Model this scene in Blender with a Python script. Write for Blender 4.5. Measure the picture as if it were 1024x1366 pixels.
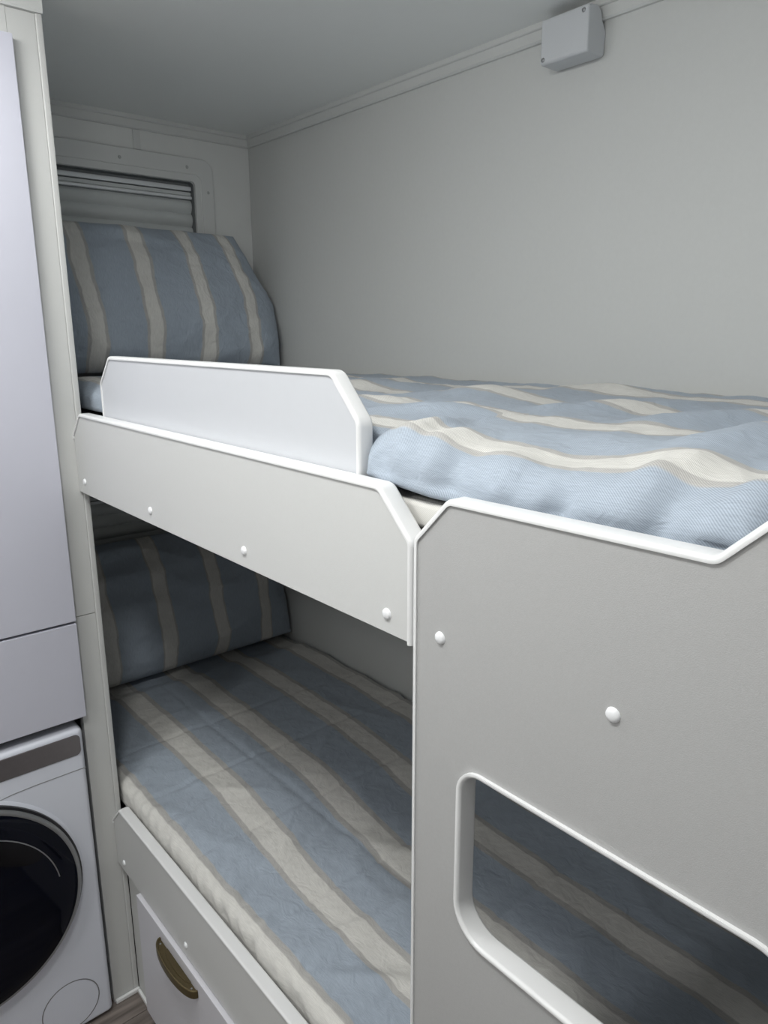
import bpy, bmesh, math, random
import numpy as np
from math import sin, cos, pi, radians
from mathutils import Matrix, Vector, noise

for o in list(bpy.data.objects): bpy.data.objects.remove(o)
SC = bpy.context.scene
COL = SC.collection

# ------------------------------------------------------------------ camera
YAW, PITCH, ROLL, FPX = 0.8641, -0.2408, -0.0025, 982.4      # solved from the photo's vanishing lines (1024x1366)
CAM = Vector((1.377, -0.4545, 1.4239))
Fv = Vector((-sin(YAW)*cos(PITCH), cos(YAW)*cos(PITCH), sin(PITCH)))
Rv = Vector((cos(YAW), sin(YAW), 0)); Uv = Rv.cross(Fv)
R2 = Rv*cos(ROLL) + Uv*sin(ROLL); U2 = Uv*cos(ROLL) - Rv*sin(ROLL)
cd = bpy.data.cameras.new('camera'); cam = bpy.data.objects.new('camera', cd); COL.objects.link(cam)
cd.sensor_fit = 'VERTICAL'; cd.sensor_height = 36.0; cd.lens = FPX/1366*36.0; cd.clip_start = 0.02
M = Matrix((R2, U2, -Fv)).transposed().to_4x4(); M.translation = CAM
cam.matrix_world = M; SC.camera = cam

# ------------------------------------------------------------------ world, exposure, room size
w = bpy.data.worlds.new('world'); SC.world = w; w.use_nodes = True
w.node_tree.nodes['Background'].inputs[0].default_value = (0.55, 0.6, 0.65, 1)
w.node_tree.nodes['Background'].inputs[1].default_value = 0.2
SC.view_settings.view_transform = 'Standard'; SC.view_settings.look = 'None'
SC.view_settings.gamma = 1.0; SC.view_settings.use_curve_mapping = False
SC.view_settings.exposure = 0.0
# opal dome ceiling lamps, last two added fill: x, y, radius, emission strength
LAMPS = [(0.28, -0.32, 0.09, 40.0), (0.92, -0.44, 0.09, 85.0), (2.20, -0.38, 0.09, 18.0), (0.70, -1.20, 0.09, 58.0)]  # third added to lift cupboard and washer fronts, fourth to lift the low boards
DOME = 0.028
LAMP_COLOR = (0.995, 1.0, 0.975)

XE, YB, H = -0.576, 0.717, 1.95          # end wall, back wall, ceiling
XR, YF = 2.5, -1.55                      # the rest of the caravan behind the camera
XFOOT = 1.40                             # foot end of the bunks
UP = 0.7955                              # from the lower bunk to the upper bunk

# ------------------------------------------------------------------ materials
MATS = {}
def mat(name, color, rough=0.5, metal=0.0, spec=0.5, noise_amt=0.0, noise_scale=40.0, bump=0.0, bump_scale=300.0, coat=0.0):
    if name in MATS: return MATS[name]
    m = bpy.data.materials.new(name); m.use_nodes = True; nt = m.node_tree; n = nt.nodes
    b = n['Principled BSDF']
    b.inputs['Roughness'].default_value = rough; b.inputs['Metallic'].default_value = metal
    b.inputs['Specular IOR Level'].default_value = spec
    b.inputs['Coat Weight'].default_value = coat
    tc = n.new('ShaderNodeTexCoord')
    nz = n.new('ShaderNodeTexNoise'); nz.inputs['Scale'].default_value = noise_scale; nz.inputs['Detail'].default_value = 4
    nt.links.new(tc.outputs['Object'], nz.inputs['Vector'])
    mx = n.new('ShaderNodeMix'); mx.data_type = 'RGBA'
    c = Vector(color)
    mx.inputs[6].default_value = (*(c*(1-noise_amt)), 1); mx.inputs[7].default_value = (*(c*(1+noise_amt)), 1)
    nt.links.new(nz.outputs['Fac'], mx.inputs[0]); nt.links.new(mx.outputs[2], b.inputs['Base Color'])
    if bump > 0:
        nb = n.new('ShaderNodeTexNoise'); nb.inputs['Scale'].default_value = bump_scale; nb.inputs['Detail'].default_value = 2
        nt.links.new(tc.outputs['Object'], nb.inputs['Vector'])
        bp = n.new('ShaderNodeBump'); bp.inputs['Strength'].default_value = bump; bp.inputs['Distance'].default_value = 0.001
        nt.links.new(nb.outputs['Fac'], bp.inputs['Height']); nt.links.new(bp.outputs[0], b.inputs['Normal'])
    MATS[name] = m; return m

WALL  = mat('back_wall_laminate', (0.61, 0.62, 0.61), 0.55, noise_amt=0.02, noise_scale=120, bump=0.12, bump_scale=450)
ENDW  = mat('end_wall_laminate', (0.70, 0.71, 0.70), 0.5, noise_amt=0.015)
CEIL  = mat('ceiling_laminate', (0.87, 0.89, 0.88), 0.4, noise_amt=0.01)
ROOM  = mat('room_wall_laminate', (0.88, 0.88, 0.88), 0.5)
TRIMW = mat('cove_trim_plastic', (0.63, 0.64, 0.63), 0.4)
BOARD = mat('grey_white_board', (0.605, 0.61, 0.605), 0.42, noise_amt=0.015, noise_scale=200, bump=0.10, bump_scale=700)
PANEL = mat('grey_textured_board', (0.43, 0.43, 0.43), 0.48, noise_amt=0.05, noise_scale=500, bump=0.16, bump_scale=1000)
GUARD = mat('guard_white_laminate', (0.57, 0.585, 0.615), 0.3, noise_amt=0.01)
EDGE  = mat('white_edge_plastic', (0.78, 0.785, 0.79), 0.28, spec=0.5)
POST  = mat('post_laminate', (0.59, 0.595, 0.585), 0.4, noise_amt=0.01)
DOORW = mat('cool_white_door', (0.565, 0.57, 0.65), 0.32, noise_amt=0.01)
DRAW  = mat('drawer_white', (0.655, 0.65, 0.695), 0.35, noise_amt=0.01)
CAPM  = mat('screw_cap_plastic', (0.83, 0.84, 0.86), 0.3)
BOXM  = mat('junction_box_plastic', (0.585, 0.605, 0.63), 0.45)
DARK  = mat('dark_gap', (0.025, 0.025, 0.025), 0.7)
GROOVE= mat('groove_grey', (0.20, 0.20, 0.21), 0.5)
FSCREW= mat('frame_screw_grey', (0.42, 0.43, 0.43), 0.5)
SCREW = mat('grey_screw', (0.34, 0.35, 0.36), 0.4, metal=0.4)
WFRAME= mat('window_frame_plastic', (0.66, 0.67, 0.665), 0.4)
BLIND = mat('pleated_blind_fabric', (0.60, 0.625, 0.625), 0.7, noise_amt=0.02)
BRAIL = mat('blind_rail_aluminium', (0.72, 0.74, 0.76), 0.35, metal=0.2)
BCASS = mat('blind_cassette_grey', (0.22, 0.235, 0.24), 0.5)
BASEM = mat('bunk_base_ply', (0.50, 0.49, 0.46), 0.6, noise_amt=0.06, noise_scale=15)
WASHW = mat('washer_enamel', (0.72, 0.745, 0.825), 0.28, noise_amt=0.005)
STRIP = mat('washer_brushed_strip', (0.20, 0.185, 0.19), 0.32, metal=0.75, noise_amt=0.08, noise_scale=90)
BLACK = mat('washer_black_ring', (0.012, 0.012, 0.014), 0.35)
RING  = mat('washer_grey_ring', (0.33, 0.34, 0.35), 0.3, metal=0.6)
GLASS = mat('washer_dark_glass', (0.002, 0.003, 0.008), 0.06, spec=0.2)
INNER = mat('washer_porthole_dark', (0.002, 0.002, 0.003), 0.25, spec=0.3)
BRASS = mat('aged_brass', (0.17, 0.135, 0.07), 0.42, metal=0.85, noise_amt=0.15, noise_scale=60)
BRASSD= mat('aged_brass_recess', (0.115, 0.09, 0.045), 0.5, metal=0.7, noise_amt=0.15, noise_scale=60)

def glow(name, color, strength):
    m = bpy.data.materials.new(name); m.use_nodes = True; nt = m.node_tree
    b = nt.nodes['Principled BSDF']; b.inputs['Base Color'].default_value = (0.9, 0.9, 0.9, 1)
    b.inputs['Emission Color'].default_value = (*color, 1); b.inputs['Emission Strength'].default_value = strength
    return m

def wood():
    m = bpy.data.materials.new('vinyl_wood_plank'); m.use_nodes = True; nt = m.node_tree; n = nt.nodes; b = n['Principled BSDF']
    tc = n.new('ShaderNodeTexCoord'); mp = n.new('ShaderNodeMapping'); mp.inputs['Scale'].default_value = (60, 5, 60)
    oi = n.new('ShaderNodeObjectInfo'); ad = n.new('ShaderNodeVectorMath'); ad.operation = 'ADD'
    nt.links.new(tc.outputs['Object'], ad.inputs[0]); nt.links.new(oi.outputs['Location'], ad.inputs[1])
    nt.links.new(ad.outputs[0], mp.inputs['Vector'])
    nz = n.new('ShaderNodeTexNoise'); nz.inputs['Scale'].default_value = 1.0; nz.inputs['Detail'].default_value = 6
    nt.links.new(mp.outputs[0], nz.inputs['Vector'])
    cr = n.new('ShaderNodeValToRGB')
    cr.color_ramp.elements[0].position = 0.3; cr.color_ramp.elements[0].color = (0.075, 0.06, 0.052, 1)
    cr.color_ramp.elements[1].position = 0.72; cr.color_ramp.elements[1].color = (0.25, 0.215, 0.195, 1)
    nt.links.new(nz.outputs['Fac'], cr.inputs[0]); nt.links.new(cr.outputs[0], b.inputs['Base Color'])
    b.inputs['Roughness'].default_value = 0.5
    return m
WOOD = wood()

def fabric(name, period, centre, cream_half, beige_half, blue=(0.352, 0.403, 0.470), cream=(0.64, 0.63, 0.60), beige=(0.43, 0.42, 0.405), twill=1.0, wob=0.004, crease=1.0):
    """woven cotton: v of the UV map (metres across the stripes) sets the stripe colour, plus twill weave and slubs"""
    m = bpy.data.materials.new(name); m.use_nodes = True; nt = m.node_tree; n = nt.nodes; L = nt.links.new
    b = n['Principled BSDF']; b.inputs['Roughness'].default_value = 0.85; b.inputs['Specular IOR Level'].default_value = 0.15
    b.inputs['Sheen Weight'].default_value = 0.12; b.inputs['Sheen Roughness'].default_value = 0.5
    uv = n.new('ShaderNodeUVMap'); uv.uv_map = 'cloth'
    sp = n.new('ShaderNodeSeparateXYZ'); L(uv.outputs[0], sp.inputs[0])
    def mth(op, a, bb=None, c=None):
        q = n.new('ShaderNodeMath'); q.operation = op
        for i, x in enumerate((a, bb, c)):
            if x is None: continue
            if isinstance(x, (int, float)): q.inputs[i].default_value = x
            else: L(x, q.inputs[i])
        return q.outputs[0]
    nz = n.new('ShaderNodeTexNoise'); nz.inputs['Scale'].default_value = 9; nz.inputs['Detail'].default_value = 3
    L(uv.outputs[0], nz.inputs['Vector'])
    v = mth('ADD', sp.outputs[1], mth('MULTIPLY', mth('SUBTRACT', nz.outputs['Fac'], 0.5), wob*2))
    f = mth('SUBTRACT', v, centre)
    f = mth('ADD', mth('DIVIDE', f, period), 0.5)
    f = mth('SUBTRACT', mth('FRACT', f), 0.5)
    d = mth('MULTIPLY', mth('ABSOLUTE', f), period)
    def step(edge, soft):
        mr = n.new('ShaderNodeMapRange'); mr.inputs['From Min'].default_value = edge-soft; mr.inputs['From Max'].default_value = edge+soft
        mr.clamp = True; L(d, mr.inputs['Value']); return mr.outputs[0]
    s1 = step(cream_half, 0.0012); s2 = step(beige_half, 0.0012)
    m1 = n.new('ShaderNodeMix'); m1.data_type = 'RGBA'; m1.inputs[6].default_value = (*cream, 1); m1.inputs[7].default_value = (*beige, 1); L(s1, m1.inputs[0])
    m2 = n.new('ShaderNodeMix'); m2.data_type = 'RGBA'; L(m1.outputs[2], m2.inputs[6]); m2.inputs[7].default_value = (*blue, 1); L(s2, m2.inputs[0])
    # twill lines, 1.5 mm apart, and long slubs
    tw = mth('SINE', mth('MULTIPLY', mth('ADD', mth('MULTIPLY', sp.outputs[0], 0.75), sp.outputs[1]), 2*pi/0.0019))
    mp = n.new('ShaderNodeMapping'); mp.inputs['Scale'].default_value = (60, 900, 1); L(uv.outputs[0], mp.inputs[0])
    sl = n.new('ShaderNodeTexNoise'); sl.inputs['Scale'].default_value = 1.0; sl.inputs['Detail'].default_value = 2; L(mp.outputs[0], sl.inputs['Vector'])
    k = mth('ADD', mth('MULTIPLY', tw, 0.14*twill), mth('MULTIPLY', mth('SUBTRACT', sl.outputs['Fac'], 0.5), 0.45))
    k = mth('ADD', k, 1.0)
    sc = n.new('ShaderNodeVectorMath'); sc.operation = 'SCALE'; L(m2.outputs[2], sc.inputs[0]); L(k, sc.inputs['Scale'])
    L(sc.outputs[0], b.inputs['Base Color'])
    # fine wrinkles and sharper creases
    wn = n.new('ShaderNodeTexNoise'); wn.inputs['Scale'].default_value = 34; wn.inputs['Detail'].default_value = 4; wn.inputs['Distortion'].default_value = 0.9
    L(uv.outputs[0], wn.inputs['Vector'])
    cn = n.new('ShaderNodeTexNoise'); cn.noise_type = 'RIDGED_MULTIFRACTAL'; cn.inputs['Scale'].default_value = 3.6; cn.inputs['Detail'].default_value = 1.6; cn.inputs['Distortion'].default_value = 0.5
    L(uv.outputs[0], cn.inputs['Vector'])
    bp = n.new('ShaderNodeBump'); bp.inputs['Strength'].default_value = 1.0; bp.inputs['Distance'].default_value = 1.0
    L(mth('ADD', mth('MULTIPLY', wn.outputs['Fac'], 0.0022*crease), mth('MULTIPLY', cn.outputs['Fac'], 0.0045*crease)), bp.inputs['Height']); L(bp.outputs[0], b.inputs['Normal'])
    return m

def sheet_mat():
    m = bpy.data.materials.new('cream_ticking'); m.use_nodes = True; nt = m.node_tree; n = nt.nodes; b = n['Principled BSDF']
    tc = n.new('ShaderNodeTexCoord'); wv = n.new('ShaderNodeTexWave'); wv.bands_direction = 'DIAGONAL'; wv.inputs['Scale'].default_value = 330
    nt.links.new(tc.outputs['Object'], wv.inputs['Vector'])
    mx = n.new('ShaderNodeMix'); mx.data_type = 'RGBA'; mx.inputs[6].default_value = (0.52, 0.51, 0.48, 1); mx.inputs[7].default_value = (0.70, 0.69, 0.66, 1)
    nt.links.new(wv.outputs['Fac'], mx.inputs[0]); nt.links.new(mx.outputs[2], b.inputs['Base Color']); b.inputs['Roughness'].default_value = 0.9
    return m
SHEET = sheet_mat()

# ------------------------------------------------------------------ helpers
def empty(name, loc, label, cat, group=None, kind=None):
    o = bpy.data.objects.new(name, None); COL.objects.link(o); o.location = loc; o.empty_display_size = 0.05
    o['label'] = label
    if kind: o['kind'] = kind
    else: o['category'] = cat
    if group: o['group'] = group
    return o
def root_loc(p):
    l = Vector((0, 0, 0))
    while p: l += p.location; p = p.parent
    return l
def link(name, me, material, parent=None, loc=(0, 0, 0), smooth=False, label=None):
    o = bpy.data.objects.new(name, me); COL.objects.link(o); o.parent = parent
    o.location = Vector(loc)
    if material and not me.materials: me.materials.append(material)
    if smooth: me.polygons.foreach_set('use_smooth', [True]*len(me.polygons))
    if label: o['label'] = label
    return o
def tag(o, label, cat=None, group=None, kind=None):
    o['label'] = label
    if cat: o['category'] = cat
    if group: o['group'] = group
    if kind: o['kind'] = kind
    return o
def from_bm(name, bm, material, parent=None, smooth=True, label=None, angle=35):
    """bm in world coordinates; stored relative to the parent's base (or to its own lowest centre when top-level)"""
    bmesh.ops.recalc_face_normals(bm, faces=bm.faces)
    xs = [v.co for v in bm.verts]
    lo = Vector((min(c[i] for c in xs) for i in range(3))); hi = Vector((max(c[i] for c in xs) for i in range(3)))
    base = Vector(((lo.x+hi.x)/2, (lo.y+hi.y)/2, lo.z))
    for v in bm.verts: v.co -= base
    me = bpy.data.meshes.new(name); bm.to_mesh(me); bm.free()
    if smooth:
        me.polygons.foreach_set('use_smooth', [True]*len(me.polygons))
        me.set_sharp_from_angle(angle=radians(angle))
    o = link(name, me, material, parent, base - (root_loc(parent) if parent else Vector((0, 0, 0))), label=label)
    if smooth:
        wn = o.modifiers.new('weighted_normals', 'WEIGHTED_NORMAL'); wn.keep_sharp = True; wn.weight = 100
    return o
def add_box(bm, x0, x1, y0, y1, z0, z1, bevel=0.0, seg=2):
    b2 = bmesh.new(); bmesh.ops.create_cube(b2, size=1.0)
    for v in b2.verts: v.co = Vector(((x0+x1)/2 + v.co.x*(x1-x0), (y0+y1)/2 + v.co.y*(y1-y0), (z0+z1)/2 + v.co.z*(z1-z0)))
    if bevel > 0: bmesh.ops.bevel(b2, geom=list(b2.edges), offset=bevel, segments=seg, profile=0.5, affect='EDGES')
    t = bpy.data.meshes.new('tmp'); b2.to_mesh(t); b2.free(); bm.from_mesh(t); bpy.data.meshes.remove(t)
def box(name, x0, x1, y0, y1, z0, z1, material, parent=None, bevel=0.0, seg=2, label=None):
    bm = bmesh.new(); add_box(bm, x0, x1, y0, y1, z0, z1, bevel, seg)
    return from_bm(name, bm, material, parent, smooth=bevel > 0, label=label)
def rounded(pts, radii, seg=6, closed=True):
    """2-D polyline with its corners rounded"""
    out = []; n = len(pts)
    if not hasattr(radii, '__len__'): radii = [radii]*n
    for i, p in enumerate(pts):
        p = Vector(p); r = radii[i]
        if (not closed and i in (0, n-1)) or r <= 0: out.append(p); continue
        a = Vector(pts[(i-1) % n]) - p; c = Vector(pts[(i+1) % n]) - p
        la, lc = a.length, c.length; a.normalize(); c.normalize()
        ang = math.acos(max(-1, min(1, a.dot(c)))); t = min(r/math.tan(ang/2), la*0.49, lc*0.49)
        rr = t*math.tan(ang/2); ctr = p + (a+c).normalized()*(rr/sin(ang/2))
        s = p + a*t - ctr; e = p + c*t - ctr
        a0 = math.atan2(s.y, s.x); a1 = math.atan2(e.y, e.x); da = (a1-a0+pi) % (2*pi) - pi
        for k in range(seg+1): out.append(ctr + Vector((cos(a0+da*k/seg), sin(a0+da*k/seg)))*rr)
    return out
AX = {'y': lambda a, b, d: (a, d, b), 'x': lambda a, b, d: (d, a, b), 'z': lambda a, b, d: (a, b, d)}
def slab(name, loops, d0, d1, axis, material, parent=None, bev=0.0008, label=None):
    """flat board with any outline and holes: loops are 2-D, thickness runs from d0 to d1 along axis"""
    cu = bpy.data.curves.new('tmp', 'CURVE'); cu.dimensions = '2D'; cu.fill_mode = 'BOTH'
    cu.extrude = (d1-d0)/2 - bev; cu.bevel_depth = bev; cu.bevel_resolution = 1; cu.offset = -bev
    for lp in loops:
        s = cu.splines.new('POLY'); s.points.add(len(lp)-1); s.use_cyclic_u = True
        for q, p in zip(s.points, lp): q.co = (p[0], p[1], 0, 1)
    ob = bpy.data.objects.new('tmp', cu); COL.objects.link(ob)
    dg = bpy.context.evaluated_depsgraph_get(); me = bpy.data.meshes.new_from_object(ob.evaluated_get(dg))
    bpy.data.objects.remove(ob); bpy.data.curves.remove(cu)
    bm = bmesh.new(); bm.from_mesh(me); bpy.data.meshes.remove(me)
    bmesh.ops.remove_doubles(bm, verts=bm.verts, dist=1e-6)
    mid = (d0+d1)/2
    for v in bm.verts: v.co = Vector(AX[axis](v.co.x, v.co.y, mid+v.co.z))
    return from_bm(name, bm, material, parent, smooth=True, label=label, angle=50)
def sweep(name, path, prof, axis, material, parent=None, closed=False, label=None, smooth=True):
    """profile (n outward from the path, d along axis) swept along a 2-D path"""
    bm = bmesh.new(); n = len(path); rows = []
    for i in range(n):
        p = Vector(path[i])
        a = Vector(path[(i-1) % n]) if (closed or i > 0) else None
        c = Vector(path[(i+1) % n]) if (closed or i < n-1) else None
        n1 = n2 = None
        if a is not None: t = (p-a).normalized(); n1 = Vector((-t.y, t.x))
        if c is not None: t = (c-p).normalized(); n2 = Vector((-t.y, t.x))
        if n1 is None: nn = n2
        elif n2 is None: nn = n1
        else:
            nn = (n1+n2).normalized(); nn = nn/max(0.35, nn.dot(n1))
        rows.append([bm.verts.new(AX[axis](*(p+nn*q[0]), q[1])) for q in prof])
    m = len(prof)
    for i in range(n if closed else n-1):
        r, s = rows[i], rows[(i+1) % n]
        for j in range(m): bm.faces.new((r[j], r[(j+1) % m], s[(j+1) % m], s[j]))
    if not closed: bm.faces.new(rows[0]); bm.faces.new(list(reversed(rows[-1])))
    return from_bm(name, bm, material, parent, smooth=smooth, label=label, angle=40)
def lathe_mesh(name, prof, seg=24, axis='y', sgn=-1, sharp=40):
    """profile (radius, depth) around an axis; depth grows towards sgn*axis"""
    bm = bmesh.new(); rows = []
    for r, d in prof:
        if r < 1e-6: rows.append([bm.verts.new((0, 0, d))])
        else: rows.append([bm.verts.new((r*cos(2*pi*k/seg), r*sin(2*pi*k/seg), d)) for k in range(seg)])
    for a, b in zip(rows[:-1], rows[1:]):
        for k in range(seg):
            k2 = (k+1) % seg
            if len(a) == 1: bm.faces.new((a[0], b[k], b[k2]))
            elif len(b) == 1: bm.faces.new((a[k], a[k2], b[0]))
            else: bm.faces.new((a[k], a[k2], b[k2], b[k]))
    for v in bm.verts:
        x, y, d = v.co; v.co = {'y': Vector((x, sgn*d, y)), 'x': Vector((sgn*d, x, y)), 'z': Vector((x, y, sgn*d))}[axis]
    bmesh.ops.recalc_face_normals(bm, faces=bm.faces)
    me = bpy.data.meshes.new(name); bm.to_mesh(me); bm.free()
    me.polygons.foreach_set('use_smooth', [True]*len(me.polygons)); me.set_sharp_from_angle(angle=radians(sharp))
    return me
def put(name, me, material, parent, loc, label=None):
    return link(name, me, material, parent, Vector(loc) - root_loc(parent), label=label)

# ------------------------------------------------------------------ the setting
fl = box('floor', XE-0.03, XR, YF, YB, -0.04, -0.006, DARK); tag(fl, 'dark wood-look plank floor of the aisle', kind='structure')
PW = 0.152; pl_me = None; px = -0.576+0.04; rng = random.Random(4); row = 0
pm = bmesh.new(); add_box(pm, -PW/2+0.0008, PW/2-0.0008, -0.459, 0.459, 0, 0.006, 0.0008, 1)
pl_me = bpy.data.meshes.new('plank'); pm.to_mesh(pl_me); pm.free(); pl_me.materials.append(WOOD)
x = 0.06 - PW/2
while x < XR - PW/2:
    yy = YF + 0.46
    off = [0.0, 0.31, 0.62][row % 3]
    for k in range(-1, 3):
        yc = YF + 0.46 + off + 0.92*k
        if yc < YF or yc > YB: continue
        o = bpy.data.objects.new('plank', pl_me); COL.objects.link(o); o.parent = fl
        o.location = Vector((x, yc, -0.006)) - fl.location
    x += PW; row += 1
tag(box('ceiling', XE-0.03, XR+0.03, YF-0.03, YB+0.03, H, H+0.03, CEIL), 'plain pale grey ceiling', kind='structure')
tag(box('wall_back', XE-0.03, XR+0.03, YB, YB+0.03, -0.04, H, WALL), 'long grey laminate wall behind both bunks', kind='structure')
tag(box('wall_front', XE-0.03, XR+0.03, YF-0.03, YF, -0.04, H, ROOM), 'plain wall across the aisle', kind='structure')
tag(box('wall_right', XR, XR+0.03, YF, YB, -0.04, H, ROOM), 'plain wall closing the aisle', kind='structure')
tag(box('wall_foot', XFOOT, XFOOT+0.025, -0.018, YB-0.001, 0.001, H-0.001, ROOM), 'partition at the foot end of the bunks', kind='structure')
tag(box('wall_left', -0.03, 0.0, YF+0.001, -0.612, 0.001, H-0.001, ROOM), 'partition beside the cupboard', kind='structure')
# end wall with the two window openings
WY0, WY1 = 0.045, 0.543; WZ0, WZ1 = 1.47, 1.813
def rrect(y0, y1, z0, z1, r, seg=6): return rounded([(y0, z0), (y1, z0), (y1, z1), (y0, z1)], r, seg)
slab('wall_end', [[(YF, -0.04), (YB-0.0005, -0.04), (YB-0.0005, H-0.0005), (YF, H-0.0005)],
     rrect(WY0, WY1, WZ0, WZ1, 0.012), rrect(WY0, WY1, WZ0-UP, WZ1-UP, 0.012)], XE-0.03, XE, 'x', ENDW, bev=0.0001)
tag(bpy.data.objects['wall_end'], 'white end wall at the head of the bunks', kind='structure')
tag(box('trim_4', XE, XE+0.0025, 0.383, 0.402, 1.874, H-0.031, TRIMW), 'narrow joint strip above the upper window', kind='structure')
# cove trims
CP = [(0, 0), (0.014, 0), (0.014, 0.0085), (0.0125, 0.0100), (0.0095, 0.0105), (0.0095, 0.0125), (0.0088, 0.0265), (0.006, 0.030), (0, 0.030)]
def cove(name, kind, a0, a1, label):
    bm = bmesh.new(); rows = []
    for end in (0, 1):
        r = []
        for d, h in CP:
            if kind == 'end':  r.append(bm.verts.new((XE+d, (a0 if end == 0 else a1-d), H-h)))
            elif kind == 'back': r.append(bm.verts.new(((a0+d if end == 0 else a1), YB-d, H-h)))
            else: r.append(bm.verts.new((0.0005+d*0.6, (a0 if end == 0 else a1), H-h)))
        rows.append(r)
    m = len(CP)
    for j in range(m): bm.faces.new((rows[0][j], rows[0][(j+1) % m], rows[1][(j+1) % m], rows[1][j]))
    bm.faces.new(rows[0]); bm.faces.new(list(reversed(rows[1])))
    tag(from_bm(name, bm, TRIMW, smooth=False), label, kind='structure')
cove('trim_1', 'end', 0.0, YB, 'white cove trim along the top of the end wall')
cove('trim_2', 'back', XE, XFOOT-0.001, 'white cove trim along the top of the back wall')
cove('trim_3', 'cab', -0.61, 0.0, 'white cove trim above the tall cupboard')

def window(name, dz, label):
    w = empty(name, (XE, (WY0+WY1)/2, WZ0+dz), label, None, kind='structure')
    y0, y1, z0, z1 = WY0, WY1, WZ0+dz, WZ1+dz
    slab('frame', [rrect(y0-0.055, y1+0.055, z0-0.059, z1+0.059, 0.034), rrect(y0, y1, z0, z1, 0.010)], XE+0.0002, XE+0.008, 'x', WFRAME, w, bev=0.002)
    sweep('frame_bead', rrect(y0-0.018, y1+0.018, z0-0.018, z1+0.018, 0.016), [(-0.0015, XE+0.008), (0.0015, XE+0.008), (0, XE+0.0092)], 'x', WFRAME, w, closed=True)
    sm = lathe_mesh('frame_screw', [(0, 0.0014), (0.0035, 0.0014), (0.0042, 0.0)], 12, 'x', 1); sm.materials.append(FSCREW)
    for yy, zz in [(0.342, 1.848), (0.523, 1.848), (0.581, 1.79), (0.16, 1.848), (0.581, 1.6), (0.004, 1.79), (0.004, 1.6)]:
        put('frame_screw', sm, FSCREW, w, (XE+0.008, yy, zz+dz))
    # dark reveal, cassette, two light rails, pleats, glass behind
    slab('reveal', [rrect(y0-0.002, y1+0.002, z0-0.002, z1+0.002, 0.010), rrect(y0+0.001, y1-0.001, z0+0.001, z1-0.001, 0.009)], XE-0.028, XE-0.001, 'x', BCASS, w, bev=0.0001)
    bl = box('blind', XE-0.026, XE-0.022, y0+0.002, y1-0.002, z0+0.002, z1-0.002, BCASS, w, label='pleated blind')
    t = z1
    box('blind_rail', XE-0.022, XE-0.010, y0+0.002, y1-0.002, t-0.0215, t-0.0095, BRAIL, bl, 0.0025)
    box('blind_rail', XE-0.022, XE-0.014, y0+0.002, y1-0.002, t-0.0335, t-0.0235, BLIND, bl, 0.002)
    box('blind_rail', XE-0.022, XE-0.008, y0+0.002, y1-0.002, t-0.0425, t-0.0345, BRAIL, bl, 0.0022)
    pm = bmesh.new(); ph = 0.034; prof = []
    for k in range(9):
        a = k/8; prof.append((0.010*sin(pi*a)**0.7*(1-0.25*a) if 0 < a < 1 else 0.0, -a*ph))
    vs = [[pm.verts.new((d, yy, z)) for d, z in prof] for yy in (0, y1-y0-0.004)]
    for i in range(8): pm.faces.new((vs[0][i], vs[0][i+1], vs[1][i+1], vs[1][i]))
    pm.faces.new(vs[0]); pm.faces.new(list(reversed(vs[1])))
    pm.faces.new((vs[0][0], vs[1][0], vs[1][8], vs[0][8]))
    bmesh.ops.recalc_face_normals(pm, faces=pm.faces)
    pme = bpy.data.meshes.new('slat'); pm.to_mesh(pme); pm.free(); pme.materials.append(BLIND)
    pme.polygons.foreach_set('use_smooth', [True]*len(pme.polygons)); pme.set_sharp_from_angle(angle=radians(50))
    for k in range(8): put('slat', pme, BLIND, bl, (XE-0.0218, y0+0.002, t-0.0435-k*ph))
window('window_1', 0.0, 'white framed window with closed pleated blind above the upper pillow')
window('window_2', -UP, 'shaded window with closed pleated blind above the lower pillow')

# ------------------------------------------------------------------ surface-mounted dome lamps over the aisle, two of them added fill
for i, (lx, ly, lr, ls) in enumerate(LAMPS):
    d = empty('ceiling_lamp', (lx, ly, H), ['round opal ceiling lamp over the aisle near the washing machine', 'round opal ceiling lamp over the middle of the bunks', 'unseen fill lamp added at the far end of the aisle', 'unseen fill lamp added by the wall across the aisle'][i], 'lamp')
    put('rim', lathe_mesh('rim', [(0, 0.0), (lr+0.012, 0.0), (lr+0.012, 0.008), (lr+0.006, 0.012), (0, 0.012)], 40, 'z', -1), EDGE, d, (lx, ly, H-0.0003))
    dome = [(lr, 0.012)] + [(lr*cos(pi/2*k/8), 0.014 + DOME*sin(pi/2*k/8)) for k in range(9)]
    put('diffuser', lathe_mesh('diffuser', dome, 40, 'z', -1), glow('lamp_glow_%d' % i, LAMP_COLOR, ls), d, (lx, ly, H-0.0005))

# ------------------------------------------------------------------ bunk boards
cap_me = lathe_mesh('screw_cap', [(0, 0.0032), (0.002, 0.0031), (0.004, 0.0026), (0.0055, 0.0015), (0.006, 0.0)], 24, 'y', -1)
def caps(parent, pts, y):
    for x, z in pts: put('screw_cap', cap_me, CAPM, parent, (x, y, z))
def edge_prof(y0, y1, th=0.0042, ov=0.0022):
    a, b = y0-ov, y1+ov*0.6
    return [(-0.0012, a+0.0004), (0.0008, a), (th*0.65, a+0.0008), (th, a+0.0035), (th, b-0.0035), (th*0.65, b-0.0008), (0.0008, b), (-0.0012, b-0.0004)]
Y0, Y1 = -0.018, 0.0
bed = empty('bunk_bed', (0.41, 0.35, 0.0), 'built-in white and grey two-tier bunk bed along the back wall', 'bunk bed')
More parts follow.
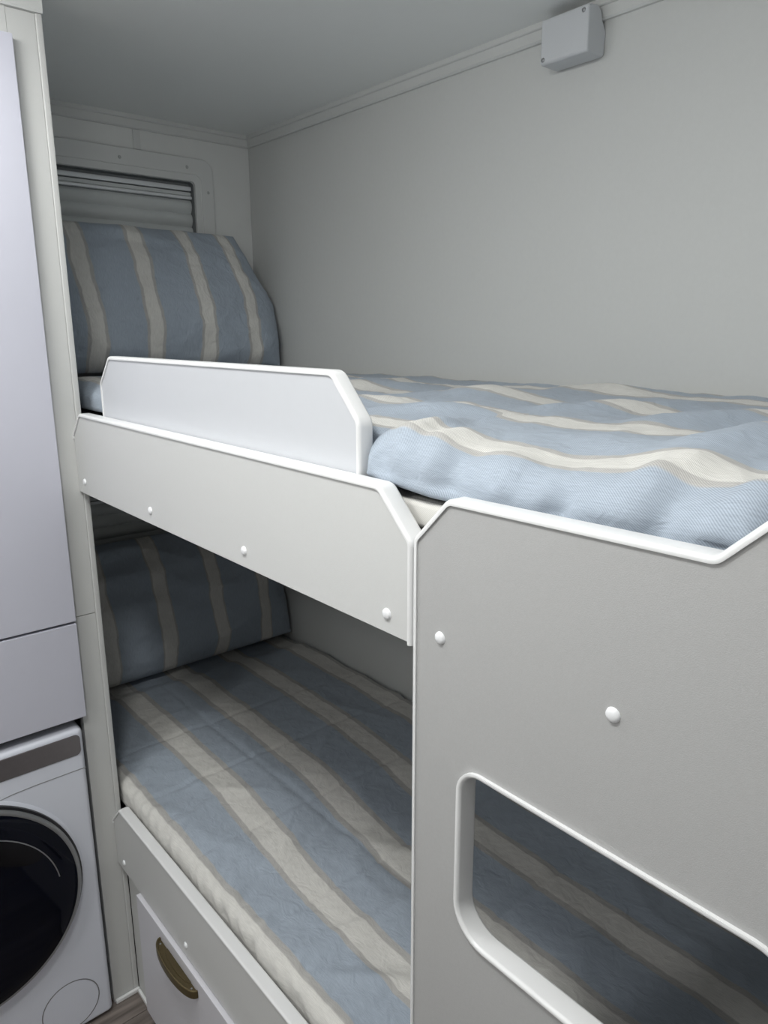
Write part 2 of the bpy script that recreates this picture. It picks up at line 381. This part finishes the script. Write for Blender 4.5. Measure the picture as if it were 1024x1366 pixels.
# upper rail
pts = [(0.0015, 1.138), (0.902, 1.138), (0.902, 1.236), (0.858, 1.2805), (0.042, 1.2805), (0.0015, 1.2415)]
r = slab('side_rail', [rounded(pts, [0.0005, 0.0005, 0.010, 0.012, 0.010, 0.004])], Y0, Y1, 'y', BOARD, bed, label='grey-white side board of the upper bunk')
path = rounded([(0.0018, 1.236), (0.0018, 1.2415), (0.042, 1.2805), (0.858, 1.2805), (0.902, 1.236), (0.902, 1.1365)], [0, 0.004, 0.010, 0.012, 0.010, 0], closed=False)
sweep('edge_trim', path, edge_prof(Y0, Y1), 'y', EDGE, r, label='white plastic edging')
caps(r, [(0.036, 1.161), (0.32, 1.160), (0.599, 1.160), (0.870, 1.158)], Y0)
# guard above it
GY0, GY1 = 0.0035, 0.0195
pts = [(0.103, 1.20), (0.801, 1.20), (0.801, 1.335), (0.758, 1.381), (0.148, 1.381), (0.103, 1.338)]
g = slab('guard_board', [rounded(pts, [0.0005, 0.0005, 0.012, 0.014, 0.010, 0.010])], GY0, GY1, 'y', GUARD, bed, label='low bright white guard board')
path = rounded([(0.103, 1.202), (0.103, 1.338), (0.148, 1.381), (0.758, 1.381), (0.801, 1.335), (0.801, 1.202)], [0, 0.010, 0.010, 0.014, 0.012, 0], closed=False)
sweep('edge_trim', path, edge_prof(GY0, GY1), 'y', EDGE, g, label='white plastic edging')
# side panel with the cut-out
PX0, PX1 = 0.9115, 1.399
pts = [(PX0, 0.001), (PX1, 0.001), (PX1, 1.40), (1.296, 1.40), (1.1815, 1.285), (0.951, 1.282), (PX0, 1.241)]
cut = rounded([(0.9705, 0.8646), (1.262, 0.8646), (1.262, 1.0434), (0.9705, 1.0434)], [0.036, 0.036, 0.030, 0.026], 8)
p = slab('side_panel', [rounded(pts, [0.0005, 0.0005, 0.012, 0.014, 0.012, 0.012, 0.008])] + [cut], Y0, Y1, 'y', PANEL, bed, label='large grey panel with a rounded cut-out')
path = rounded([(PX0, 0.003), (PX0, 1.241), (0.951, 1.282), (1.1815, 1.285), (1.296, 1.40), (1.397, 1.40)], [0, 0.008, 0.012, 0.012, 0.014, 0], closed=False)
sweep('edge_trim', path, edge_prof(Y0, Y1), 'y', EDGE, p, label='white plastic edging')
sweep('cutout_trim', cut, edge_prof(Y0, Y1, 0.004, 0.0035), 'y', EDGE, p, closed=True, label='white plastic edging round the cut-out')
caps(p, [(0.943, 1.157), (1.119, 1.1555), (1.30, 1.155)], Y0)
# lower rail
pts = [(0.0015, 0.341), (0.904, 0.341), (0.904, 0.485), (0.043, 0.485), (0.0015, 0.4425)]
q = slab('side_rail', [rounded(pts, [0.0005, 0.0005, 0.001, 0.010, 0.004])], Y0, Y1, 'y', BOARD, bed, label='white side board of the lower bunk')
path = rounded([(0.0018, 0.436), (0.0018, 0.4425), (0.043, 0.485), (0.904, 0.485)], [0, 0.004, 0.010, 0], closed=False)
sweep('edge_trim', path, edge_prof(Y0, Y1), 'y', EDGE, q, label='white plastic edging')
caps(q, [(0.041, 0.363), (0.322, 0.367), (0.60, 0.367), (0.87, 0.367)], Y0)
# platforms
box('bed_base', XE+0.001, XFOOT-0.001, 0.030, YB-0.001, 1.195, 1.2415, BASEM, bed)
box('bed_base', XE+0.001, XFOOT-0.001, 0.022, YB-0.001, 0.355, 0.402, BASEM, bed)
# under-bunk drawer unit
u = empty('drawer_unit', (0.45, 0.2, 0.0), 'white storage unit with a drawer under the lower bunk', 'drawer unit')
box('front_frame', 0.0015, 0.905, 0.0005, 0.018, 0.001, 0.340, BOARD, u)
box('body', 0.0015, 0.905, 0.0185, 0.60, 0.001, 0.338, BASEM, u)
DY = -0.0260
dr = box('drawer', 0.114, 0.80, DY, -0.0005, 0.056, 0.3385, DRAW, u, 0.0014)
hx0, hx1, hz = 0.2225, 0.3775, 0.3185
hc, hw = (hx0+hx1)/2, (hx1-hx0)/2
def dcurve(s, dep, n=24): return [(hc - cos(pi*k/n)*hw*s, DY - 0.0005 - sin(pi*k/n)**0.85*dep) for k in range(n+1)]
hd = slab('handle', [dcurve(1.0, 0.0215)], hz-0.0150, hz-0.0035, 'z', BRASSD, dr, bev=0.0006, label='half-moon aged brass cup handle')
sweep('handle_rim', dcurve(0.995, 0.0213), [(-0.0006, hz-0.0150), (-0.0008, hz-0.003), (0.0002, hz-0.0006), (0.0022, hz-0.0002), (0.0036, hz-0.0016), (0.0040, hz-0.0036)], 'z', BRASS, dr)
slab('handle_step', [[(hc + (x_-hc)*0.62 + 0.004, DY + (y_-DY)*0.52) for x_, y_ in dcurve(1.0, 0.0215)]], hz-0.0036, hz-0.0022, 'z', BRASSD, dr, bev=0.0005)
sm = lathe_mesh('handle_screw', [(0, 0.0012), (0.0014, 0.0010), (0.0020, 0.0)], 12, 'z', 1)
put('handle_screw', sm, RING, dr, (hx0+0.014, DY-0.0055, hz-0.0034)); put('handle_screw', sm, RING, dr, (hx1-0.014, DY-0.0055, hz-0.0034))
tag(box('baseboard_left', 0.0005, 0.0075, -0.0535, 0.0, 0.0005, 0.010, EDGE, bevel=0.002), 'thin white sealing strip at the foot of the post', kind='structure')
tag(box('baseboard_back', 0.008, 0.905, -0.0065, 0.0, 0.0005, 0.010, EDGE, bevel=0.002), 'thin white sealing strip at the foot of the drawer unit', kind='structure')

# ------------------------------------------------------------------ tall cupboard and post
po = empty('trim_5', (-0.01, -0.028, 0.0), 'pale post between the tall cupboard and the bunks', None, kind='structure')
box('post', -0.020, 0.0, -0.0555, -0.0115, 0.8985, H-0.031, POST, po, 0.0008)
box('post', -0.020, 0.0, -0.0555, -0.0115, 0.001, 0.8972, POST, po, 0.0008)
ep = [(-0.0112, -0.018), (-0.0112, 0.0), (-0.0095, 0.0018), (-0.004, 0.0020), (-0.001, 0.0008), (0.0, -0.003), (0.0, -0.018)]
bm = bmesh.new(); rows = [[bm.verts.new((xx, yy, z)) for yy, xx in ep] for z in (0.001, H-0.031)]
for j in range(len(ep)): bm.faces.new((rows[0][j], rows[0][(j+1) % len(ep)], rows[1][(j+1) % len(ep)], rows[1][j]))
bm.faces.new(rows[0]); bm.faces.new(list(reversed(rows[1])))
from_bm('edge_trim', bm, POST, po, label='rounded post edging')
tag(box('wall_bunk_side', XE+0.001, -0.0205, -0.016, -0.0015, 0.001, H-0.001, POST), 'thin partition between the bunks and the washing machine', kind='structure')
tag(box('wall_washer_side', XE+0.001, -0.0205, -0.611, -0.596, 0.001, H-0.001, POST), 'thin partition on the far side of the washing machine', kind='structure')
tag(box('trim_6', -0.020, 0.0, -0.611, -0.5655, 0.001, H-0.031, POST, bevel=0.0008), 'pale post on the far side of the washing machine', kind='structure')
c = empty('tall_cupboard', (-0.28, -0.30, 0.690), 'tall white cupboard over the washing machine, beside the bunks', 'cupboard')
box('shelf', XE+0.001, -0.021, -0.595, -0.017, 0.690, 0.706, POST, c)
box('top_rail', -0.020, 0.0, -0.565, -0.056, 1.866, H-0.031, POST, c)
box('top_rail', -0.020, 0.0, -0.611, -0.0005, H-0.0305, H-0.0005, POST, c)
box('door', 0.0005, 0.018, -0.568, -0.0535, 0.8965, 1.877, DOORW, c, 0.0016, label='tall plain white door')
box('flap', 0.0005, 0.018, -0.568, -0.0535, 0.7000, 0.8918, DOORW, c, 0.0016, label='low white flap above the washing machine')
box('gap_strip', -0.019, -0.001, -0.564, -0.057, 0.690, 0.91, DARK, c)

# ------------------------------------------------------------------ washing machine
WX = 0.019
wm = empty('washing_machine', (-0.23, -0.315, 0.0), 'white front-loading washing machine with dark round door', 'washing machine')
box('body', -0.50, WX, -0.565, -0.0640, 0.006, 0.680, WASHW, wm, 0.010, 3)
for fx in (-0.45, -0.03):
    for fy in (-0.53, -0.10):
        put('foot', lathe_mesh('foot', [(0, 0), (0.018, 0), (0.018, 0.008), (0, 0.008)], 16, 'z', 1), BLACK, wm, (fx, fy, 0.0))
def yz(y, z): return (y, z)
slab('control_strip', [rounded([(-0.55, 0.6265), (-0.0715, 0.6265), (-0.0715, 0.6695), (-0.55, 0.6695)], 0.010)], WX-0.001, WX+0.0018, 'x', STRIP, wm, bev=0.0008, label='brushed grey control strip')
seam = [(-0.066, 0.5945), (-0.16, 0.5945), (-0.20, 0.5930), (-0.24, 0.5880), (-0.28, 0.5855), (-0.36, 0.5855), (-0.40, 0.589), (-0.44, 0.5935), (-0.56, 0.5945)]
sweep('front_seam', [Vector(s) for s in seam], [(-0.0009, WX-0.001), (0.0009, WX-0.001), (0.0009, WX+0.0004), (-0.0009, WX+0.0004)], 'x', SCREW, wm)
DC = (-0.3155, 0.386); DR = 0.2205
def ringobj(name, prof, material, parent, seg=96, label=None):
    me = lathe_mesh(name, prof, seg, 'x', 1); return put(name, me, material, parent, (WX, DC[0], DC[1]), label=label)
dw = ringobj('door', [(DR-0.012, -0.002), (DR+0.004, -0.002), (DR+0.004, 0.001), (DR, 0.0035), (DR-0.004, 0.004)], WASHW, wm, label='round porthole door')
ringobj('black_ring', [(DR-0.016, 0.0), (DR-0.002, 0.0), (DR-0.002, 0.010), (DR-0.005, 0.013), (DR-0.008, 0.013)], BLACK, dw)
ringobj('grey_ring', [(DR-0.020, 0.0), (DR-0.006, 0.0), (DR-0.006, 0.016), (DR-0.009, 0.0195), (DR-0.014, 0.020), (DR-0.017, 0.018)], RING, dw)
gp = [(DR-0.0145, 0.004), (DR-0.0145, 0.0205)]
for k in range(9):
    a = k/8; gp.append(((DR-0.016)*(1-a), 0.0215 + 0.010*(1-(1-a)**2)))
gl = ringobj('door_glass', gp, GLASS, dw, label='dark blue-black glass')
# dark oval and thin grey arc printed on the glass
def glass_x(r): a = 1-r/(DR-0.016); return WX + 0.0215 + 0.010*(1-(1-a)**2)
arc = [(DC[0] + 0.008 + cos(radians(t))*0.166, DC[1]-0.008 + sin(radians(t))*0.166) for t in range(8, 100, 4)]
bm = bmesh.new(); rows = []
for (yy, zz) in arc:
    nrm = Vector((yy-DC[0], zz-DC[1])).normalized(); rr = (Vector((yy-DC[0], zz-DC[1]))).length
    row = []
    for t_, h_ in ((-0.0011, 0.0003), (-0.0008, 0.0012), (0.0008, 0.0012), (0.0011, 0.0003)):
        row.append(bm.verts.new((glass_x(rr)+h_, yy+nrm.x*t_, zz+nrm.y*t_)))
    rows.append(row)
for a_, b_ in zip(rows[:-1], rows[1:]):
    for j in range(3): bm.faces.new((a_[j], a_[j+1], b_[j+1], b_[j]))
from_bm('glass_line', bm, RING, dw, label='thin grey arc on the glass')
bm = bmesh.new(); ctr = bm.verts.new((glass_x(0.12)+0.0006, -0.222, 0.492)); el = []
for k in range(28):
    a = 2*pi*k/28; ey, ez = 0.062*cos(a), 0.022*sin(a)
    th = radians(-33); yy = -0.222 + ey*cos(th) - ez*sin(th); zz = 0.492 + ey*sin(th) + ez*cos(th)
    el.append(bm.verts.new((glass_x(math.hypot(yy-DC[0], zz-DC[1]))+0.0004, yy, zz)))
for k in range(28): bm.faces.new((ctr, el[k], el[(k+1) % 28]))
from_bm('grip_recess', bm, INNER, dw, label='black oval grip on the glass')
me = lathe_mesh('filter_cover', [(0.0, 0.0008), (0.0552, 0.0008), (0.0556, -0.001)], 48, 'x', 1, 20)
fc = put('filter_cover', me, WASHW, wm, (WX, -0.146, 0.073), label='round filter cover')
me = lathe_mesh('filter_groove', [(0.0556, -0.001), (0.0556, 0.0007), (0.0574, 0.0007), (0.0576, -0.001)], 48, 'x', 1, 20)
put('filter_groove', me, GROOVE, fc, (WX, -0.146, 0.073))

# ------------------------------------------------------------------ junction box under the ceiling
jb = empty('junction_box', (0.523, YB, 1.865), 'small pale grey plastic box on the back wall under the ceiling', 'box')
prof = [(0.667, 1.8655), (0.667, 1.9345), (0.690, 1.9375), (0.7005, 1.930), (0.7045, 1.918), (0.7165, 1.902), (0.7165, 1.8655)]
rp = rounded(prof, [0.006, 0.004, 0.003, 0.001, 0.001, 0.001, 0.006], 4)
bm = bmesh.new()
a = [bm.verts.new((0.478, y, z)) for y, z in rp]; b = [bm.verts.new((0.573, y, z)) for y, z in rp]
for j in range(len(rp)): k = (j+1) % len(rp); bm.faces.new((a[j], a[k], b[k], b[j]))
fa = bm.faces.new(a); fb = bm.faces.new(list(reversed(b)))
bmesh.ops.bevel(bm, geom=list(fa.edges)+list(fb.edges), offset=0.0035, segments=3, profile=0.5, affect='EDGES')
from_bm('body', bm, BOXM, jb, angle=40)
sm = lathe_mesh('box_screw', [(0, 0.0006), (0.0020, 0.0006), (0.0026, 0.0002), (0.0030, 0.0012), (0.0038, 0.0)], 16, 'y', -1)
put('box_screw', sm, SCREW, jb, (0.563, 0.667, 1.927)); put('box_screw', sm, SCREW, jb, (0.4845, 0.667, 1.873))

# ------------------------------------------------------------------ bedding
def fbm(x, y, z=0.0, o=4):
    return noise.fractal(Vector((x, y, z)), 0.9, 2.0, o)
def ridged(x, y, z=0.0):
    return (1-abs(noise.noise(Vector((x, y, z)))))**3
def smooth(a, b, t):
    t = max(0.0, min(1.0, (t-a)/(b-a))); return t*t*(3-2*t)
def grid_mesh(name, P, UV, material, parent=None, closed=False):
    nu, nv = len(P), len(P[0])
    verts = [tuple(c) for r in P for c in r]; faces = []
    for i in range(nu-1):
        for j in range(nv-1): faces.append((i*nv+j, (i+1)*nv+j, (i+1)*nv+j+1, i*nv+j+1))
    me = bpy.data.meshes.new(name); me.from_pydata(verts, [], faces)
    uvl = me.uv_layers.new(name='cloth'); flat = [c for r in UV for c in r]
    buf = np.empty(len(me.loops)*2, dtype=np.float32); idx = np.empty(len(me.loops), dtype=np.int32); me.loops.foreach_get('vertex_index', idx)
    fa = np.array(flat, dtype=np.float32); buf[0::2] = fa[idx, 0]; buf[1::2] = fa[idx, 1]; uvl.data.foreach_set('uv', buf)
    me.polygons.foreach_set('use_smooth', [True]*len(me.polygons))
    return me
def seg_fold(x, y, f):
    """fold ridge along a segment: (x0, y0, x1, y1, width, height)"""
    x0, y0, x1, y1, wd, h = f; dx, dy = x1-x0, y1-y0; l2 = dx*dx+dy*dy
    t = ((x-x0)*dx+(y-y0)*dy)/l2; tc = max(0, min(1, t)); d2 = (x-x0-dx*tc)**2+(y-y0-dy*tc)**2
    if d2 > 9*wd*wd: return 0.0
    return h*math.exp(-d2/(wd*wd))*(0.35+0.65*sin(pi*(0.12+0.76*tc)))
def duvet(name, zt, hem_z, front, ry, rz, crown, dispf, material, x0, x1, yback, step=0.005, thick_in=0.02, label='', cat='bedding', drift=lambda x, v: 0.0):
    # cross-section (yrel from the front face, z), arc length measured from where y = ry on the top
    sec = [(thick_in, hem_z+0.004), (thick_in*0.5, hem_z)]
    sec.append((0.004, hem_z+0.001)); nvert = max(2, int((zt-rz-hem_z-0.004)/step))
    for k in range(nvert+1): sec.append((0.0, hem_z+0.005 + (zt-rz-hem_z-0.005)*k/nvert))
    na = 12
    for k in range(1, na+1): a = pi/2*k/na; sec.append((ry*(1-cos(a)), zt-rz+rz*sin(a)))
    ny = int((yback-ry-0.01)/step)
    for k in range(1, ny+1): sec.append((ry + (yback-ry-0.01)*k/ny, zt))
    yend = sec[-1][0]
    for k in range(1, 5): a = pi/2*k/4; sec.append((yend+0.008*sin(a), zt-0.016*(1-cos(a))))
    arc = [0.0]
    for a, b in zip(sec[:-1], sec[1:]): arc.append(arc[-1]+math.hypot(b[0]-a[0], b[1]-a[1]))
    # v coordinate equals y on the flat part
    j0 = max(j for j, s in enumerate(sec) if s[1] < zt-1e-6 and s[0] < 0.3); sh = sec[j0+1][0]-arc[j0+1]
    nrm = []
    for j in range(len(sec)):
        a = sec[max(0, j-1)]; b = sec[min(len(sec)-1, j+1)]; t = Vector((b[0]-a[0], b[1]-a[1])).normalized(); nrm.append(Vector((-t.y, t.x)))
    P, UV = [], []
    nx = int((x1-x0)/step)
    for i in range(nx+1):
        xx = x0+(x1-x0)*i/nx; row, uvr = [], []
        fy = front(xx)
        for j, s in enumerate(sec):
            v = arc[j]+sh; scale = (yback-fy)/yback
            y = fy+s[0]*scale; zb = s[1] + crown(xx, max(0, s[0]))
            d = dispf(xx, v, y)
            wgt = smooth(0, 0.012, arc[j]-0.02)
            n_ = nrm[j]
            yy = y+n_.x*d*wgt; zz = zb+n_.y*d*wgt
            yy = max(yy, fy-0.012*smooth(1.290, 1.300, zz)*smooth(0.82, 0.84, xx)) if s[0] < 0.3 else min(yy, YB-0.003)
            row.append((xx, yy, zz)); uvr.append((xx, v+drift(xx, v)))
        P.append(row); UV.append(uvr)
    me = grid_mesh(name, P, UV, material)
    o = link(name, me, material); tag(o, label, cat)
    so = o.modifiers.new('cloth_thickness', 'SOLIDIFY'); so.thickness = 0.003; so.offset = -1
    return o

FAB_U = fabric('striped_cotton_upper', 0.166, 0.060, 0.021, 0.031, twill=1.3, wob=0.003, crease=1.2)
FAB_L = fabric('striped_cotton_lower', 0.168, -0.006, 0.024, 0.036, twill=0.5, wob=0.004, crease=1.15)
UFF = [(0.822, -0.06, 0.815, 0.03, 0.010, 0.007), (0.868, -0.03, 0.845, 0.05, 0.013, 0.009), (0.905, -0.06, 0.93, 0.03, 0.012, -0.006), (0.965, -0.06, 0.99, 0.02, 0.014, 0.005),
    (1.015, -0.07, 1.045, -0.005, 0.013, -0.012), (1.055, -0.07, 1.06, 0.01, 0.012, 0.006), (1.105, -0.06, 1.135, 0.02, 0.010, -0.009), (1.15, -0.05, 1.175, 0.03, 0.010, 0.006), (1.185, -0.05, 1.205, 0.01, 0.008, -0.007)]   # folds of its front face
UF = [  # folds of the upper cover (x0, y0, x1, y1, width, height)
    (0.835, 0.03, 0.81, 0.13, 0.016, 0.013), (0.90, -0.01, 0.86, 0.10, 0.020, 0.009), (1.00, -0.02, 0.95, 0.06, 0.018, 0.006),
    (1.09, -0.03, 1.12, 0.09, 0.020, 0.010), (1.17, -0.03, 1.20, 0.06, 0.016, 0.009), (1.09, 0.10, 1.13, 0.30, 0.034, 0.021),
    (0.93, 0.16, 1.06, 0.13, 0.030, 0.007), (0.97, 0.28, 1.06, 0.44, 0.034, 0.016), (0.79, 0.32, 0.90, 0.46, 0.034, 0.014),
    (0.66, 0.56, 0.80, 0.62, 0.04, 0.013), (0.55, 0.36, 0.66, 0.44, 0.05, 0.011), (0.70, 0.14, 0.80, 0.22, 0.03, 0.009),
    (0.45, 0.10, 0.58, 0.26, 0.04, 0.010), (0.20, 0.30, 0.36, 0.52, 0.05, 0.010), (0.86, 0.62, 1.02, 0.66, 0.04, 0.009),
    (1.20, 0.14, 1.25, 0.40, 0.04, 0.014), (0.10, 0.10, 0.16, 0.30, 0.04, 0.008)]
def disp_u(x, v, y):
    d = 0.0045*fbm(x*7+v*3.0, v*6-x*1.5, 3.1) + 0.010*(ridged(x*4.2+v*2.2, v*3.2-x*0.8, 7.7)-0.45) + 0.0016*fbm(x*26+v*9, v*22, 1.3, 3)
    for f in UF: d += seg_fold(x, v, f)
    for f in UFF: d += seg_fold(x, v, f)
    return d*(1.0 if v > 0.03 else 0.8)-0.002
def front_u(x): return 0.0265 - 0.0215*smooth(0.800, 0.812, x) - 0.004*smooth(0.81, 0.84, x)*(1-smooth(0.90, 0.93, x)) + 0.003*smooth(0.9, 0.94, x)
def crown_u(x, s): return 0.008*smooth(0.05, 0.22, s) - 0.006*smooth(0.55, 0.68, s) - 0.018*smooth(-0.33, -0.40, x)*smooth(0.0, 0.05, s) + 0.010*smooth(1.0, 0.80, x)*(1-smooth(0.0, 0.2, s))
cov = duvet('duvet', 1.320, 1.270, front_u, 0.042, 0.036, crown_u, disp_u, FAB_U, -0.565, XFOOT-0.004, YB-0.006, label='rumpled blue and cream striped cover on the upper bunk', cat='duvet')
LF = [(-0.35, 0.250, 0.95, 0.262, 0.007, -0.0022), (0.088, -0.05, 0.100, 0.72, 0.006, -0.0025), (-0.10, -0.05, -0.085, 0.72, 0.006, -0.002), (0.30, -0.05, 0.31, 0.72, 0.006, -0.0022), (0.52, -0.05, 0.53, 0.72, 0.007, -0.0025),
      (0.74, -0.05, 0.75, 0.72, 0.007, -0.0025), (0.20, 0.04, 0.17, 0.16, 0.012, 0.003), (0.40, 0.10, 0.36, 0.24, 0.014, 0.0035), (0.60, 0.02, 0.64, 0.26, 0.016, 0.004), (0.66, 0.05, 0.78, 0.16, 0.013, 0.004), (0.45, 0.26, 0.60, 0.33, 0.02, 0.004)]
def disp_l(x, v, y):
    d = 0.0022*fbm(x*9, v*9, 5.5) + 0.0050*(ridged(x*5.0-v*3, v*6+x*2, 2.2)-0.45) + 0.0013*fbm(x*30, v*24+x*8, 9.3, 3)
    d += 0.0045*noise.noise(Vector((x*48+v*20, v*14, 4.4)))*(1-smooth(0.03, 0.06, v))
    for f in LF: d += 1.5*seg_fold(x, v, f)
    return d-0.001
def crown_l(x, s): return 0.004*smooth(0.03, 0.2, s) - 0.010*smooth(0.45, 0.69, s) - 0.014*smooth(-0.34, -0.40, x)*smooth(0.0, 0.05, s)
low = duvet('duvet', 0.518, 0.466, lambda x: 0.0055, 0.022, 0.022, crown_l, disp_l, FAB_L, -0.565, XFOOT-0.004, YB-0.006, label='flat blue and cream striped cover on the lower bunk', cat='duvet',
            drift=lambda x, v: smooth(0.10, 0.62, x)*(0.030*smooth(0.03, 0.13, v) + 0.055*max(0.0, v)))
# mattresses
m1 = slab('mattress', [rounded([(XE+0.012, 0.0245), (0.815, 0.0245), (0.822, 0.0075), (XFOOT-0.006, 0.0075), (XFOOT-0.006, YB-0.012), (XE+0.012, YB-0.012)], [0.012, 0.004, 0.004, 0.012, 0.012, 0.012])], 1.2422, 1.2690, 'z', SHEET, bev=0.006); tag(m1, 'cream mattress under the striped cover on the upper bunk', 'mattress')
m2 = box('mattress', XE+0.012, XFOOT-0.006, 0.0300, YB-0.012, 0.4025, 0.4640, SHEET, bevel=0.012, seg=4); tag(m2, 'mattress under the striped cover on the lower bunk', 'mattress')

def pillow(name, y0, y1, zb, h, xb, xt, T, seed, shape, stripes, label):
    """pillow leaning on the end wall: y0..y1 wide, foot at (xb, zb), head at xt; front and back sheets share the rim"""
    NS, NT = 72, 48
    cy, hw = (y0+y1)/2, (y1-y0)/2
    def thick(s, t):
        a = max(0, 1-abs(s)**2.6)**0.55*max(0, 1-abs(t)**2.4)**0.5
        return T*a
    root_m = []
    dx = xt-xb; hh = math.hypot(dx, h); up = Vector((dx/hh, h/hh)); nr = Vector((up.y, -up.x))
    obs = []
    verts = []; faces = []; uvs = []
    def pt(s, t, side):
        yy = cy + s*hw*(1-0.035*(1-t*t)*0) + shape(s, t)
        yy -= s*hw*0.03*(1-abs(t)**2)*0
        q = thick(s, t)
        wr = 0.008*fbm(s*3+seed, t*2.4, side*5+seed) + 0.010*(ridged(s*1.9+t*1.7+seed, t*1.8-s*1.1, seed+side)-0.45) + 0.003*ridged(s*6-t*4, t*5+s*3, seed)
        q = q*(1.0 + 0.20*(-t)) + wr*min(1, q/0.03)
        al = (t+1)/2*hh
        al += 0.012*(1-abs(s)**3)*(1 if t > 0 else 0)*abs(t)**6*0 - 0.010*abs(t)**4*(s*s)*(1 if t > 0 else -1)*0
        base = Vector((xb, zb))+up*al + nr*(q*side)
        return Vector((base.x, yy, base.y))
    idx = {}
    for side in (1, -1):
        for i in range(NS+1):
            for j in range(NT+1):
                s, t = -1+2*i/NS, -1+2*j/NT
                # denser towards the rim
                s = sin(s*pi/2); t = sin(t*pi/2)
                rim = i in (0, NS) or j in (0, NT)
                key = (i, j, 0 if rim else side)
                if key in idx: continue
                idx[key] = len(verts); verts.append(pt(s, t, side))
                uvs.append(((t+1)/2*hh, cy+s*hw + shape(s, t)*0.55))
    g = lambda i, j, sd: idx[(i, j, 0 if (i in (0, NS) or j in (0, NT)) else sd)]
    for side in (1, -1):
        for i in range(NS):
            for j in range(NT):
                f = (g(i, j, side), g(i+1, j, side), g(i+1, j+1, side), g(i, j+1, side))
                faces.append(f if side == 1 else f[::-1])
    vz = [v.z for v in verts]
    me = bpy.data.meshes.new(name); me.from_pydata([tuple(v) for v in verts], [], faces)
    uvl = me.uv_layers.new(name='cloth')
    for lp in me.loops: uvl.data[lp.index].uv = uvs[lp.vertex_index]
    me.polygons.foreach_set('use_smooth', [True]*len(me.polygons))
    o = link(name, me, stripes); tag(o, label, 'pillow', 'striped pillows at the head of the bunks'); return o
FAB_PU = fabric('striped_cotton_pillow_upper', 0.1425, 0.176, 0.016, 0.0235, twill=0.0, wob=0.012, crease=2.5)
FAB_PL = fabric('striped_cotton_pillow_lower', 0.1545, 0.143, 0.018, 0.0225, twill=0.0, wob=0.008, crease=2.0)
pillow('pillow', 0.020, 0.706, 1.330, 0.347, -0.415, -0.522, 0.074, 1.7, lambda s, t: -0.078*smooth(0.0, 1.0, s)*max(0.0, t+0.05) - 0.020*smooth(0.0, 1.0, s)*max(0.0, -t-0.35), FAB_PU, 'striped pillow leaning on the window of the upper bunk')
pillow('pillow', 0.020, 0.708, 0.520, 0.360, -0.430, -0.522, 0.076, 5.3, lambda s, t: -0.03*smooth(0.0, 1.0, s)*smooth(0.3, 1.0, t), FAB_PL, 'shaded striped pillow at the head of the lower bunk')
